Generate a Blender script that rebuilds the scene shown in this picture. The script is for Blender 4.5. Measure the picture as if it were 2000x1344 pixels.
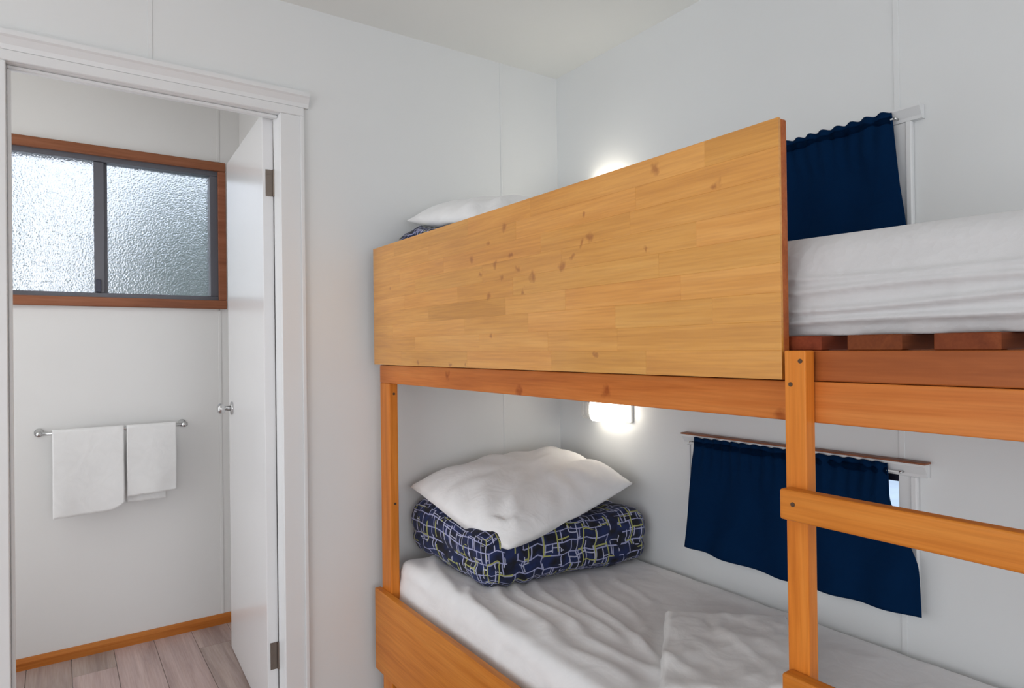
import bpy, bmesh, math, random
from mathutils import Vector, Matrix, noise

random.seed(7)
S = bpy.context.scene
COL = S.collection
for o in list(bpy.data.objects):
    bpy.data.objects.remove(o)

# ------------------------------------------------------------------ camera
EYE = Vector((0, 0, 1.27))
YAW, PIT, ROL = (math.radians(a) for a in (34.8245, 0.2636, -0.6997))
fwd = Vector((math.sin(YAW)*math.cos(PIT), math.cos(YAW)*math.cos(PIT), math.sin(PIT)))
rt = Vector((math.cos(YAW), -math.sin(YAW), 0))
up = rt.cross(fwd)
rt, up = math.cos(ROL)*rt + math.sin(ROL)*up, -math.sin(ROL)*rt + math.cos(ROL)*up
cd = bpy.data.cameras.new('camera')
cam = bpy.data.objects.new('camera', cd)
COL.objects.link(cam)
M = Matrix((rt, up, -fwd)).transposed().to_4x4()
M.translation = EYE
cam.matrix_world = M
cd.sensor_width = 36
cd.lens = 1277.9/2000*36
cd.clip_start = 0.02
S.camera = cam

# ------------------------------------------------------------------ sky and light
W = bpy.data.worlds.new('World')
S.world = W
W.use_nodes = True
nt = W.node_tree
nt.nodes.clear()
wo = nt.nodes.new('ShaderNodeOutputWorld')
wb = nt.nodes.new('ShaderNodeBackground')
tc = nt.nodes.new('ShaderNodeTexCoord')
sx = nt.nodes.new('ShaderNodeSeparateXYZ')
rp = nt.nodes.new('ShaderNodeValToRGB')
nt.links.new(tc.outputs['Generated'], sx.inputs[0])
nt.links.new(sx.outputs['Z'], rp.inputs[0])
nt.links.new(rp.outputs[0], wb.inputs[0])
nt.links.new(wb.outputs[0], wo.inputs[0])
rp.color_ramp.elements[0].position = 0.0
rp.color_ramp.elements[0].color = (0.93, 0.95, 0.98, 1)
rp.color_ramp.elements[1].position = 0.7
rp.color_ramp.elements[1].color = (0.55, 0.72, 0.98, 1)
wb.inputs[1].default_value = 1.75


def area(name, loc, target, sx_, sy_, watts, col=(1, 1, 1)):
    d = bpy.data.lights.new(name, 'AREA')
    d.shape = 'RECTANGLE'
    d.size, d.size_y = sx_, sy_
    d.energy = watts
    d.color = col
    o = bpy.data.objects.new(name, d)
    COL.objects.link(o)
    o.location = loc
    o.rotation_euler = (Vector(target)-Vector(loc)).to_track_quat('-Z', 'Y').to_euler()
    return o


# added fill lights, some set in invented windows, plus the bathroom lamp
def globe(name, loc, r, watts, col):
    d = bpy.data.lights.new(name, 'POINT')
    d.shadow_soft_size = r
    d.energy = watts
    d.color = col
    o = bpy.data.objects.new(name, d)
    COL.objects.link(o)
    o.location = loc


area('window_daylight', (-0.3, -3.08, 1.2), (-0.3, 1, 1.2), 3.2, 1.9, 44, (0.98, 0.99, 1.0))  # unseen source added behind the camera for broad soft fill
area('side_window_daylight', (-2.48, 0.35, 1.2), (1, 0.35, 1.2), 3.0, 1.9, 24, (0.97, 0.99, 1.0))  # unseen source added on the left to light the bed's outer face
area('bathroom_window_daylight', (-0.685, 2.77, 1.05), (1, 2.77, 1.05), 0.65, 1.7, 6.5, (1.0, 0.99, 0.98))  # invented side source that evens out the bathroom walls
globe('ceiling_lamp_light', (-1.0, 0.9, 1.95), 0.12, 4, (1, 0.97, 0.93))  # added globe without a fitting, lifts the ceiling
globe('floor_lamp_light', (-1.3, 0.45, 0.95), 0.30, 16, (1, 0.985, 0.97))  # added low fill to brighten the lower bunk; no lamp stands here
globe('bathroom_lamp_light', (-0.45, 2.50, 1.95), 0.08, 4.5, (1, 0.975, 0.95))

S.view_settings.view_transform = 'Standard'
S.view_settings.look = 'None'
S.view_settings.gamma = 1
S.view_settings.use_curve_mapping = False
S.view_settings.exposure = -0.28


# ------------------------------------------------------------------ materials
def mat(name, col, rough=0.5, metal=0.0):
    m = bpy.data.materials.new(name)
    m.use_nodes = True
    b = m.node_tree.nodes['Principled BSDF']
    b.inputs['Base Color'].default_value = (*col, 1)
    b.inputs['Roughness'].default_value = rough
    b.inputs['Metallic'].default_value = metal
    return m, m.node_tree, b


def node(t, kind, **kw):
    n = t.nodes.new(kind)
    for k, v in kw.items():
        if k in n.inputs:
            n.inputs[k].default_value = v
        else:
            setattr(n, k, v)
    return n


def coords(t, scale=(1, 1, 1), rnd=True):
    tcn = t.nodes.new('ShaderNodeTexCoord')
    mp = t.nodes.new('ShaderNodeMapping')
    mp.inputs['Scale'].default_value = scale
    if rnd:
        oi = t.nodes.new('ShaderNodeObjectInfo')
        mul = node(t, 'ShaderNodeMath', operation='MULTIPLY')
        mul.inputs[1].default_value = 37.0
        t.links.new(oi.outputs['Random'], mul.inputs[0])
        ad = node(t, 'ShaderNodeVectorMath', operation='ADD')
        t.links.new(tcn.outputs['Object'], ad.inputs[0])
        t.links.new(mul.outputs[0], ad.inputs[1])
        t.links.new(ad.outputs[0], mp.inputs[0])
    else:
        t.links.new(tcn.outputs['Object'], mp.inputs[0])
    return mp.outputs[0]


def bump(t, b, src, strength, dist=0.01, prev=None):
    n = t.nodes.new('ShaderNodeBump')
    n.inputs['Strength'].default_value = strength
    n.inputs['Distance'].default_value = dist
    t.links.new(src, n.inputs['Height'])
    if prev:
        t.links.new(prev, n.inputs['Normal'])
    t.links.new(n.outputs[0], b.inputs['Normal'])
    return n.outputs[0]


def paint(name, col, rough=0.5, amt=0.03, sc=6):
    m, t, b = mat(name, col, rough)
    v = coords(t, (sc, sc, sc))
    n = node(t, 'ShaderNodeTexNoise', Scale=1.0, Detail=3.0)
    t.links.new(v, n.inputs['Vector'])
    r = t.nodes.new('ShaderNodeValToRGB')
    r.color_ramp.elements[0].position, r.color_ramp.elements[1].position = 0.3, 0.7
    r.color_ramp.elements[0].color = (*[c*(1-amt) for c in col], 1)
    r.color_ramp.elements[1].color = (*[min(1, c*(1+amt)) for c in col], 1)
    t.links.new(n.outputs['Fac'], r.inputs[0])
    t.links.new(r.outputs[0], b.inputs['Base Color'])
    n2 = node(t, 'ShaderNodeTexNoise', Scale=45.0, Detail=2.0)
    t.links.new(v, n2.inputs['Vector'])
    bump(t, b, n2.outputs['Fac'], 0.04, 0.002)
    return m


def wood(name, dark, mid, light, axis='Y', rough=0.38, knots=0.0, vary=0.12, sc=1.0, coat=0.0, dings=False):
    """stained pine or rubberwood, grain along one axis"""
    m, t, b = mat(name, mid, rough)
    s = {'X': (1.6, 26, 26), 'Y': (26, 1.6, 26), 'Z': (26, 26, 1.6)}[axis]
    v = coords(t, tuple(k*sc for k in s))
    n = node(t, 'ShaderNodeTexNoise', Scale=1.0, Detail=6.0, Roughness=0.6, Distortion=0.6)
    t.links.new(v, n.inputs['Vector'])
    r = t.nodes.new('ShaderNodeValToRGB')
    e = r.color_ramp.elements
    e[0].position, e[1].position = 0.28, 0.75
    e[0].color, e[1].color = (*dark, 1), (*light, 1)
    k = e.new(0.5)
    k.color = (*mid, 1)
    t.links.new(n.outputs['Fac'], r.inputs[0])
    # fine streaks
    s2 = tuple((5 if q < 2 else 9)*q for q in s)
    v2 = coords(t, s2)
    n2 = node(t, 'ShaderNodeTexNoise', Scale=1.0, Detail=2.0)
    t.links.new(v2, n2.inputs['Vector'])
    mx = node(t, 'ShaderNodeMix', data_type='RGBA', blend_type='MULTIPLY')
    mx.inputs[0].default_value = 0.45
    r2 = t.nodes.new('ShaderNodeValToRGB')
    r2.color_ramp.elements[0].position, r2.color_ramp.elements[1].position = 0.35, 0.6
    r2.color_ramp.elements[0].color = (0.78, 0.7, 0.6, 1)
    r2.color_ramp.elements[1].color = (1, 1, 1, 1)
    t.links.new(n2.outputs['Fac'], r2.inputs[0])
    t.links.new(r.outputs[0], mx.inputs[6])
    t.links.new(r2.outputs[0], mx.inputs[7])
    out = mx.outputs[2]
    # tint per piece
    oi = t.nodes.new('ShaderNodeObjectInfo')
    hsv = t.nodes.new('ShaderNodeHueSaturation')
    mr = node(t, 'ShaderNodeMapRange')
    mr.inputs['To Min'].default_value, mr.inputs['To Max'].default_value = 1-vary, 1+vary*0.7
    t.links.new(oi.outputs['Random'], mr.inputs['Value'])
    t.links.new(mr.outputs[0], hsv.inputs['Value'])
    mr2 = node(t, 'ShaderNodeMapRange')
    mr2.inputs['To Min'].default_value, mr2.inputs['To Max'].default_value = 0.5+vary*0.04, 0.5-vary*0.06
    t.links.new(oi.outputs['Random'], mr2.inputs['Value'])
    t.links.new(mr2.outputs[0], hsv.inputs['Hue'])
    t.links.new(out, hsv.inputs['Color'])
    out = hsv.outputs[0]
    if knots > 0:
        vk = coords(t, {'X': (4, 11, 11), 'Y': (11, 4, 11), 'Z': (11, 11, 4)}[axis])
        vo = node(t, 'ShaderNodeTexVoronoi', Scale=1.0)
        t.links.new(vk, vo.inputs['Vector'])
        rk = t.nodes.new('ShaderNodeValToRGB')
        rk.color_ramp.elements[0].position, rk.color_ramp.elements[1].position = 0.05, 0.16
        rk.color_ramp.elements[0].color = (0.42, 0.26, 0.16, 1)
        rk.color_ramp.elements[1].color = (1, 1, 1, 1)
        t.links.new(vo.outputs['Distance'], rk.inputs[0])
        mk = node(t, 'ShaderNodeMix', data_type='RGBA', blend_type='MULTIPLY')
        gt = node(t, 'ShaderNodeMath', operation='GREATER_THAN')
        sp = t.nodes.new('ShaderNodeSeparateColor')
        t.links.new(vo.outputs['Color'], sp.inputs[0])
        t.links.new(sp.outputs[0], gt.inputs[0])
        gt.inputs[1].default_value = 1-knots
        t.links.new(gt.outputs[0], mk.inputs[0])
        t.links.new(out, mk.inputs[6])
        t.links.new(rk.outputs[0], mk.inputs[7])
        out = mk.outputs[2]
    if dings:   # knots and dents of the real board: (y, z, radius) in the room
        tcn = t.nodes.new('ShaderNodeTexCoord')
        nd = node(t, 'ShaderNodeTexNoise', Scale=55.0, Detail=2.0)
        t.links.new(tcn.outputs['Object'], nd.inputs['Vector'])
        ws = node(t, 'ShaderNodeVectorMath', operation='MULTIPLY_ADD')
        t.links.new(nd.outputs['Color'], ws.inputs[0])
        ws.inputs[1].default_value = (0, .03, .024)
        t.links.new(tcn.outputs['Object'], ws.inputs[2])
        fl = node(t, 'ShaderNodeVectorMath', operation='MULTIPLY')
        t.links.new(ws.outputs[0], fl.inputs[0])
        fl.inputs[1].default_value = (0, 1, 1)
        acc = None
        for (yy, zz, rad) in dings:
            ds = node(t, 'ShaderNodeVectorMath', operation='DISTANCE')
            t.links.new(fl.outputs[0], ds.inputs[0])
            ds.inputs[1].default_value = (0, yy-1.18+.015, zz+.012)
            dv = node(t, 'ShaderNodeMath', operation='DIVIDE')
            t.links.new(ds.outputs['Value'], dv.inputs[0])
            dv.inputs[1].default_value = rad*.95
            if acc is None:
                acc = dv.outputs[0]
            else:
                mn = node(t, 'ShaderNodeMath', operation='MINIMUM')
                t.links.new(acc, mn.inputs[0])
                t.links.new(dv.outputs[0], mn.inputs[1])
                acc = mn.outputs[0]
        rk = t.nodes.new('ShaderNodeValToRGB')
        rk.color_ramp.elements[0].position, rk.color_ramp.elements[1].position = 0.25, 1.0
        rk.color_ramp.elements[0].color = (0.64, 0.51, 0.38, 1)
        rk.color_ramp.elements[1].color = (1, 1, 1, 1)
        t.links.new(acc, rk.inputs[0])
        mk = node(t, 'ShaderNodeMix', data_type='RGBA', blend_type='MULTIPLY')
        mk.inputs[0].default_value = 1
        t.links.new(out, mk.inputs[6])
        t.links.new(rk.outputs[0], mk.inputs[7])
        out = mk.outputs[2]
    t.links.new(out, b.inputs['Base Color'])
    b.inputs['Coat Weight'].default_value = coat
    b.inputs['Specular IOR Level'].default_value = 0.45 if coat > 0.05 else 0.18
    b.inputs['Coat Roughness'].default_value = 0.2
    bump(t, b, n2.outputs['Fac'], 0.06, 0.002)
    return m


def cloth(name, col, rough=0.9, wr=0.0, weave=900, sheen=0.2, quilt=False, spec=0.3):
    m, t, b = mat(name, col, rough)
    v = coords(t, (1, 1, 1), rnd=False)
    w = node(t, 'ShaderNodeTexNoise', Scale=weave, Detail=1.0)
    t.links.new(v, w.inputs['Vector'])
    nrm = bump(t, b, w.outputs['Fac'], 0.12, 0.001)
    n = node(t, 'ShaderNodeTexNoise', Scale=14.0, Detail=3.0, Distortion=1.2)
    t.links.new(v, n.inputs['Vector'])
    nrm = bump(t, b, n.outputs['Fac'], wr, 0.02, nrm)
    if quilt:
        vo = node(t, 'ShaderNodeTexVoronoi', Scale=85.0)
        t.links.new(v, vo.inputs['Vector'])
        bump(t, b, vo.outputs['Distance'], 0.22, 0.004, nrm)
    r = t.nodes.new('ShaderNodeValToRGB')
    r.color_ramp.elements[0].color = (*[c*0.93 for c in col], 1)
    r.color_ramp.elements[1].color = (*[min(1, c*1.05) for c in col], 1)
    t.links.new(n.outputs['Fac'], r.inputs[0])
    t.links.new(r.outputs[0], b.inputs['Base Color'])
    b.inputs['Sheen Weight'].default_value = sheen
    b.inputs['Specular IOR Level'].default_value = spec
    return m


WALL = paint('wall_paint', (0.77, 0.785, 0.785), 0.45, 0.006, 3)
BWALL = paint('bathroom_wall_paint', (0.78, 0.775, 0.765), 0.4, 0.006, 3)
CEIL = paint('ceiling_paint', (0.87, 0.88, 0.85), 0.7, 0.006, 3)
TRIM = paint('trim_gloss_white', (0.77, 0.78, 0.785), 0.35, 0.006)
DOORP = paint('door_gloss_white', (0.78, 0.78, 0.785), 0.22, 0.006)
DENTS = [(1.483, 1.503, .013), (1.325, 1.563, .014), (1.103, 1.447, .015), (1.07, 1.462, .010), (1.016, 1.496, .014), (1.04, 1.485, .009), (1.212, 1.432, .015),
         (1.398, 1.398, .012), (1.40, 1.535, .010), (1.37, 1.475, .012), (1.30, 1.49, .011), (1.27, 1.455, .012), (1.44, 1.46, .009),
         (1.34, 1.44, .012), (1.25, 1.40, .009), (.70, 1.535, .010), (.83, 1.595, .014), (1.03, 1.545, .009), (1.00, 1.255, .008),
         (1.80, 1.225, .010), (1.60, 1.222, .010), (1.52, 1.224, .009), (1.39, 1.30, .008), (2.0, 1.47, .008), (.86, 1.45, .007)]
PANEL = wood('rubberwood_stave', (0.61, 0.262, 0.042), (0.73, 0.335, 0.060), (0.82, 0.415, 0.098), 'Y', 0.33, 0.0, 0.05, 1.0, 0.5, dings=DENTS)
RAILW = wood('stained_pine_rail', (0.45, 0.122, 0.020), (0.61, 0.188, 0.036), (0.71, 0.26, 0.062), 'Y', 0.35, 0.0, 0.06, dings=[(1.66, 1.191, .016), (1.303, 1.161, .018), (.994, 1.178, .017), (.60, 1.158, .016)])
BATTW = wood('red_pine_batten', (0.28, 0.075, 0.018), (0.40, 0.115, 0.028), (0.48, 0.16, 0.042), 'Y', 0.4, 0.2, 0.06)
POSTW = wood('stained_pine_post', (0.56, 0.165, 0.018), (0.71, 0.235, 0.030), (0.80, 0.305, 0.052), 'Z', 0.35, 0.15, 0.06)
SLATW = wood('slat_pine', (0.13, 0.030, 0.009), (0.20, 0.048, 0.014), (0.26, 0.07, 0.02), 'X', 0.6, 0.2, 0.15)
RUNGW = wood('stained_pine_rung', (0.54, 0.158, 0.018), (0.67, 0.220, 0.030), (0.76, 0.29, 0.052), 'Y', 0.35, 0.2, 0.06)
SKIRT = wood('timber_skirting', (0.36, 0.10, 0.016), (0.50, 0.16, 0.03), (0.58, 0.22, 0.05), 'X', 0.4, 0.0, 0.05)
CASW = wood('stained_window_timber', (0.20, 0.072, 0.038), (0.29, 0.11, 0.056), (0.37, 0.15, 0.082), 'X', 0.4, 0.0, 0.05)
PLANK = wood('vinyl_plank', (0.32, 0.235, 0.215), (0.48, 0.365, 0.335), (0.62, 0.49, 0.45), 'Y', 0.4, 0.15, 0.25, 0.7, 0.1)
SHEET = cloth('white_sheet', (0.88, 0.88, 0.885), 0.9, 0.12)
MATT = cloth('quilted_mattress_cover', (0.64, 0.64, 0.645), 0.9, 0.1, quilt=True)
PILLOW = cloth('white_pillowcase', (0.93, 0.93, 0.93), 0.9, 0.16)
TOWEL = cloth('white_terry', (0.84, 0.84, 0.835), 1.0, 0.15, weave=420, sheen=0.4)
NAVY = cloth('navy_curtain', (0.001, 0.0165, 0.058), 0.9, 0.2, sheen=0.0, spec=0.06)
CHROME, _t, _b = mat('chrome', (0.62, 0.62, 0.62), 0.18, 1.0)
_n = node(_t, 'ShaderNodeTexNoise', Scale=60.0)
bump(_t, _b, _n.outputs['Fac'], 0.02, 0.001)
HINGE, _t, _b = mat('aged_hinge_metal', (0.20, 0.165, 0.14), 0.4, 0.8)
_n = node(_t, 'ShaderNodeTexNoise', Scale=90.0)
bump(_t, _b, _n.outputs['Fac'], 0.1, 0.001)
SCREW, _t, _b = mat('dark_screw', (0.09, 0.045, 0.02), 0.5, 0.3)
_n = node(_t, 'ShaderNodeTexNoise', Scale=400.0)
bump(_t, _b, _n.outputs['Fac'], 0.1, 0.001)
ALU = paint('bronze_aluminium', (0.12, 0.12, 0.14), 0.35)
ALUN = paint('navy_aluminium', (0.03, 0.032, 0.06), 0.35)
BLADE = paint('leaf_green', (0.24, 0.29, 0.24), 0.7, 0.4, 3)
BARK = paint('bark', (0.14, 0.10, 0.07), 0.9, 0.3, 12)
SOIL = paint('pale_concrete', (0.78, 0.79, 0.78), 0.95, 0.1, 3)


def make_quilt_mat():
    m, t, b = mat('navy_grid_print', (0.012, 0.016, 0.07), 0.85)
    uv = t.nodes.new('ShaderNodeTexCoord')

    def bricks(rot, scale, w, h, mortar, off, seed):
        mp = t.nodes.new('ShaderNodeMapping')
        mp.inputs['Rotation'].default_value = (0, 0, rot)
        mp.inputs['Location'].default_value = (seed, seed*0.7, 0)
        t.links.new(uv.outputs['UV'], mp.inputs[0])
        # slight warp so that the printed lines are not ruler straight
        nz = node(t, 'ShaderNodeTexNoise', Scale=9.0)
        t.links.new(mp.outputs[0], nz.inputs['Vector'])
        ad = node(t, 'ShaderNodeMix', data_type='VECTOR')
        ad.inputs[0].default_value = 0.022
        t.links.new(mp.outputs[0], ad.inputs[4])
        t.links.new(nz.outputs['Color'], ad.inputs[5])
        br = node(t, 'ShaderNodeTexBrick', offset=off, squash=0.7, squash_frequency=3)
        br.inputs['Scale'].default_value = scale
        br.inputs['Mortar Size'].default_value = mortar
        br.inputs['Mortar Smooth'].default_value = 0.1
        br.inputs['Brick Width'].default_value = w
        br.inputs['Row Height'].default_value = h
        t.links.new(ad.outputs[1], br.inputs['Vector'])
        return br.outputs['Fac']

    def gate(fac, scale, thr, seed):
        nz = node(t, 'ShaderNodeTexNoise', Scale=scale, noise_dimensions='4D', W=seed)
        t.links.new(uv.outputs['UV'], nz.inputs['Vector'])
        g = node(t, 'ShaderNodeMath', operation='GREATER_THAN')
        g.inputs[1].default_value = thr
        t.links.new(nz.outputs['Fac'], g.inputs[0])
        mu = node(t, 'ShaderNodeMath', operation='MULTIPLY')
        t.links.new(g.outputs[0], mu.inputs[0])
        t.links.new(fac, mu.inputs[1])
        return mu.outputs[0]

    nz = node(t, 'ShaderNodeTexNoise', Scale=16.0)
    t.links.new(uv.outputs['UV'], nz.inputs['Vector'])
    r = t.nodes.new('ShaderNodeValToRGB')
    r.color_ramp.elements[0].position, r.color_ramp.elements[1].position = 0.4, 0.62
    r.color_ramp.elements[0].color = (0.004, 0.005, 0.012, 1)
    r.color_ramp.elements[1].color = (0.008, 0.020, 0.095, 1)
    t.links.new(nz.outputs['Fac'], r.inputs[0])
    out = r.outputs[0]
    for fac, c in ((gate(bricks(0, 1, 0.075, 0.040, 0.0024, 0.4, 0.0), 9, 0.40, 2.0), (0.36, 0.38, 0.60)),
                   (gate(bricks(math.pi/2, 1, 0.085, 0.036, 0.0022, 0.37, 0.31), 11, 0.50, 1.0), (0.48, 0.50, 0.66)),
                   (gate(bricks(math.pi/2, 1, 0.11, 0.055, 0.0026, 0.6, 0.77), 9, 0.5, 5.0), (0.42, 0.43, 0.13))):
        mx = node(t, 'ShaderNodeMix', data_type='RGBA')
        t.links.new(fac, mx.inputs[0])
        t.links.new(out, mx.inputs[6])
        mx.inputs[7].default_value = (*c, 1)
        out = mx.outputs[2]
    t.links.new(out, b.inputs['Base Color'])
    n2 = node(t, 'ShaderNodeTexNoise', Scale=22.0, Detail=3.0)
    t.links.new(uv.outputs['Object'], n2.inputs['Vector'])
    bump(t, b, n2.outputs['Fac'], 0.25, 0.02)
    b.inputs['Sheen Weight'].default_value = 0.05
    return m


QUILT = make_quilt_mat()


def glass(name, rough, bumpy, tint=(0.95, 0.97, 1.0)):
    m, t, b = mat(name, tint, rough)
    b.inputs['Transmission Weight'].default_value = 1
    b.inputs['IOR'].default_value = 1.45
    if bumpy:
        v = coords(t, (1, 1, 1), rnd=False)
        n = node(t, 'ShaderNodeTexVoronoi', Scale=130.0)
        t.links.new(v, n.inputs['Vector'])
        bump(t, b, n.outputs['Distance'], 0.5, 0.005)
    return m


OBSC = glass('obscure_glass', 0.28, True)
CLEAR = glass('clear_glass', 0.02, False)
DIFF, _t, _b = mat('lamp_diffuser', (0.9, 0.9, 0.88), 0.35)
_lw = _t.nodes.new('ShaderNodeTexCoord')
_wv = node(_t, 'ShaderNodeTexNoise', Scale=20.0)
_t.links.new(_lw.outputs['Object'], _wv.inputs['Vector'])
_rr = _t.nodes.new('ShaderNodeValToRGB')
_rr.color_ramp.elements[0].color = (1, 0.88, 0.70, 1)
_rr.color_ramp.elements[1].color = (1, 0.96, 0.88, 1)
_t.links.new(_wv.outputs['Fac'], _rr.inputs[0])
_t.links.new(_rr.outputs[0], _b.inputs['Emission Color'])
_b.inputs['Emission Strength'].default_value = 8.0
LAMPW = paint('lamp_body_white', (0.75, 0.75, 0.73), 0.35)


# ------------------------------------------------------------------ mesh helpers
def add_box(bm, x0, x1, y0, y1, z0, z1, bev=0.0, seg=2):
    r = bmesh.ops.create_cube(bm, size=1)
    vs = r['verts']
    for v in vs:
        v.co = Vector((x0+(v.co.x+.5)*(x1-x0), y0+(v.co.y+.5)*(y1-y0), z0+(v.co.z+.5)*(z1-z0)))
    if bev > 0:
        es = list({e for v in vs for e in v.link_edges})
        bmesh.ops.bevel(bm, geom=es, offset=bev, segments=seg, profile=0.5, affect='EDGES')


def box(x0, x1, y0, y1, z0, z1, bev=0.0, seg=2):
    bm = bmesh.new()
    add_box(bm, x0, x1, y0, y1, z0, z1, bev, seg)
    return bm


def add_prism(bm, poly, axis, a0, a1):
    """poly of 2-D points in the other two axes (in x,y,z order), extruded along axis"""
    def p3(p, a):
        return {'X': (a, p[0], p[1]), 'Y': (p[0], a, p[1]), 'Z': (p[0], p[1], a)}[axis]
    A = [bm.verts.new(p3(p, a0)) for p in poly]
    B = [bm.verts.new(p3(p, a1)) for p in poly]
    n = len(poly)
    bm.faces.new(A)
    bm.faces.new(B[::-1])
    for i in range(n):
        bm.faces.new((A[i], B[i], B[(i+1) % n], A[(i+1) % n]))
    bmesh.ops.recalc_face_normals(bm, faces=bm.faces)


def add_tube(bm, pts, r, seg=12):
    rings = []
    n = len(pts)
    pts = [Vector(p) for p in pts]
    for i, p in enumerate(pts):
        d = (pts[min(i+1, n-1)]-pts[max(i-1, 0)]).normalized()
        a = d.orthogonal().normalized() if abs(d.z) < .9 else Vector((1, 0, 0))
        b = d.cross(a).normalized()
        a = b.cross(d).normalized()
        rr = r[i] if isinstance(r, (list, tuple)) else r
        rings.append([bm.verts.new(p+rr*(math.cos(q)*a+math.sin(q)*b)) for q in [2*math.pi*k/seg for k in range(seg)]])
    for i in range(n-1):
        for k in range(seg):
            bm.faces.new((rings[i][k], rings[i][(k+1) % seg], rings[i+1][(k+1) % seg], rings[i+1][k]))
    bm.faces.new(rings[0][::-1])
    bm.faces.new(rings[-1])
    bmesh.ops.recalc_face_normals(bm, faces=bm.faces)


def root_of(o):
    while o.parent:
        o = o.parent
    return o


def obj(name, bm, m, parent=None, smooth=False, origin=None):
    """link one bmesh (built in room coordinates) as one object"""
    off = Vector((0, 0, 0))
    if parent is not None:
        off = root_of(parent).location.copy()
    elif origin is not None:
        off = Vector(origin)
    for v in bm.verts:
        v.co -= off
    me = bpy.data.meshes.new(name)
    bm.to_mesh(me)
    bm.free()
    me.materials.append(m)
    if smooth:
        for p in me.polygons:
            p.use_smooth = True
    o = bpy.data.objects.new(name, me)
    COL.objects.link(o)
    if parent is not None:
        o.parent = parent
    elif origin is not None:
        o.location = off
    return o


def tag(o, label=None, cat=None, group=None, kind=None):
    if label:
        o['label'] = label
    if cat:
        o['category'] = cat
    if group:
        o['group'] = group
    if kind:
        o['kind'] = kind
    return o


def thing(name, label, cat, loc, group=None, kind=None):
    o = bpy.data.objects.new(name, None)
    o.empty_display_size = 0.05
    COL.objects.link(o)
    o.location = loc
    return tag(o, label, cat, group, kind)


def struct(name, bm, m, label, cat, parent=None):
    o = obj(name, bm, m, parent)
    return tag(o, label, cat, None, 'structure')


def copy_thing(o, dloc, label):
    r = o.copy()
    COL.objects.link(r)
    r.location = o.location + Vector(dloc)
    r['label'] = label
    for ch in list(o.children):
        c = ch.copy()
        COL.objects.link(c)
        c.parent = r
        for g in list(ch.children):
            d = g.copy()
            COL.objects.link(d)
            d.parent = c
    return r


def cells(bm, plane, p0, p1, u0, u1, z0, z1, holes=()):
    """a board with rectangular holes; plane 'Y' spans X,Z and plane 'X' spans Y,Z"""
    us = sorted({u0, u1, *[h for q in holes for h in q[:2] if u0 < h < u1]})
    zs = sorted({z0, z1, *[h for q in holes for h in q[2:] if z0 < h < z1]})
    for a, b in zip(us, us[1:]):
        for c, d in zip(zs, zs[1:]):
            um, zm = (a+b)/2, (c+d)/2
            if any(q[0] < um < q[1] and q[2] < zm < q[3] for q in holes):
                continue
            if plane == 'Y':
                add_box(bm, a, b, p0, p1, c, d)
            else:
                add_box(bm, p0, p1, a, b, c, d)


def nz(x, y, z, s=1.0):
    return noise.noise(Vector((x*s, y*s, z*s)))


# ------------------------------------------------------------------ the setting
XB, YA, ZC, YC = 1.78, 2.2, 2.425, 3.29       # right wall, door wall, ceiling, bathroom window wall
# floor with plank pieces
fb = struct('floor', box(-2.7, 1.9, -3.3, 3.45, -0.06, -0.006), SOIL, 'floor of pinkish grey wood-look planks running towards the bathroom window', 'floor')
plank_w = 0.15
for i in range(29):
    x0 = -2.51 + i*plank_w
    y = -3.15 - random.random()*0.8
    while y < YC:
        y2 = y + 1.4
        a, c = max(y, -3.15), min(y2, YC)
        if c - a > 0.03:
            obj('plank', box(x0+.0008, min(x0+plank_w, 1.84)-.0008, a+.0008, c-.0008, -0.006, 0.0, 0.001, 1), PLANK, fb)
        y = y2
ceil = struct('ceiling', box(-2.7, 1.9, -3.3, 3.45, ZC, ZC+0.06), CEIL, 'flat pale painted ceiling over the bunk room', 'ceiling')

# door wall (with the doorway on the left)
DOOR = (-0.125, 0.625, -0.1, 2.068)
bm = bmesh.new()
cells(bm, 'Y', YA+0.010, YA+0.07, -2.54, 1.86, 0, ZC, [DOOR])
wallA = struct('wall_back', bm, WALL, 'pale grey panelled wall with the bathroom doorway', 'wall')
for a, b in ((-2.54, -1.02), (-1.02, 0.234), (0.234, 1.49), (1.49, XB)):
    bm = bmesh.new()
    cells(bm, 'Y', YA, YA+0.010, a+.0008, b-(.0008 if b < XB else 0), 0, ZC, [DOOR])
    obj('wall_panel', bm, WALL, wallA)
for x, z0 in ((-1.02, 0.0), (0.234, 2.128), (1.49, 0.0)):
    obj('joint_strip', box(x-.006, x+.006, YA-.0025, YA, z0, ZC, 0.0008, 1), WALL, wallA)

# right wall with the two small curtained windows
DZ = 0.895
WY0, WY1, WZ0, WZ1 = 0.814, 1.455, 0.62, 0.932
holes = [(WY0, WY1, WZ0, WZ1), (WY0, WY1, WZ0+DZ, WZ1+DZ)]
bm = bmesh.new()
cells(bm, 'X', XB+.010, XB+.08, -3.16, YA+.07, 0, ZC, holes)
wallB = struct('wall_right', bm, WALL, 'pale grey panelled wall behind the bunk bed with two curtained windows', 'wall')
for a, b in ((-3.16, -1.63), (-1.63, -0.41), (-0.41, 0.81), (0.81, YA)):
    bm = bmesh.new()
    cells(bm, 'X', XB, XB+.010, a+.0008, b-(.0008 if b < YA else 0), 0, ZC, holes)
    obj('wall_panel', bm, WALL, wallB)
for y, spans in ((-1.63, ((0, ZC),)), (-0.41, ((0, ZC),)), (0.81, ((0, .58), (.972, 1.475), (1.868, ZC)))):
    for z0, z1 in spans:
        obj('joint_strip', box(XB-.0025, XB, y-.007, y+.007, z0, z1, 0.0008, 1), WALL, wallB)

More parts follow.
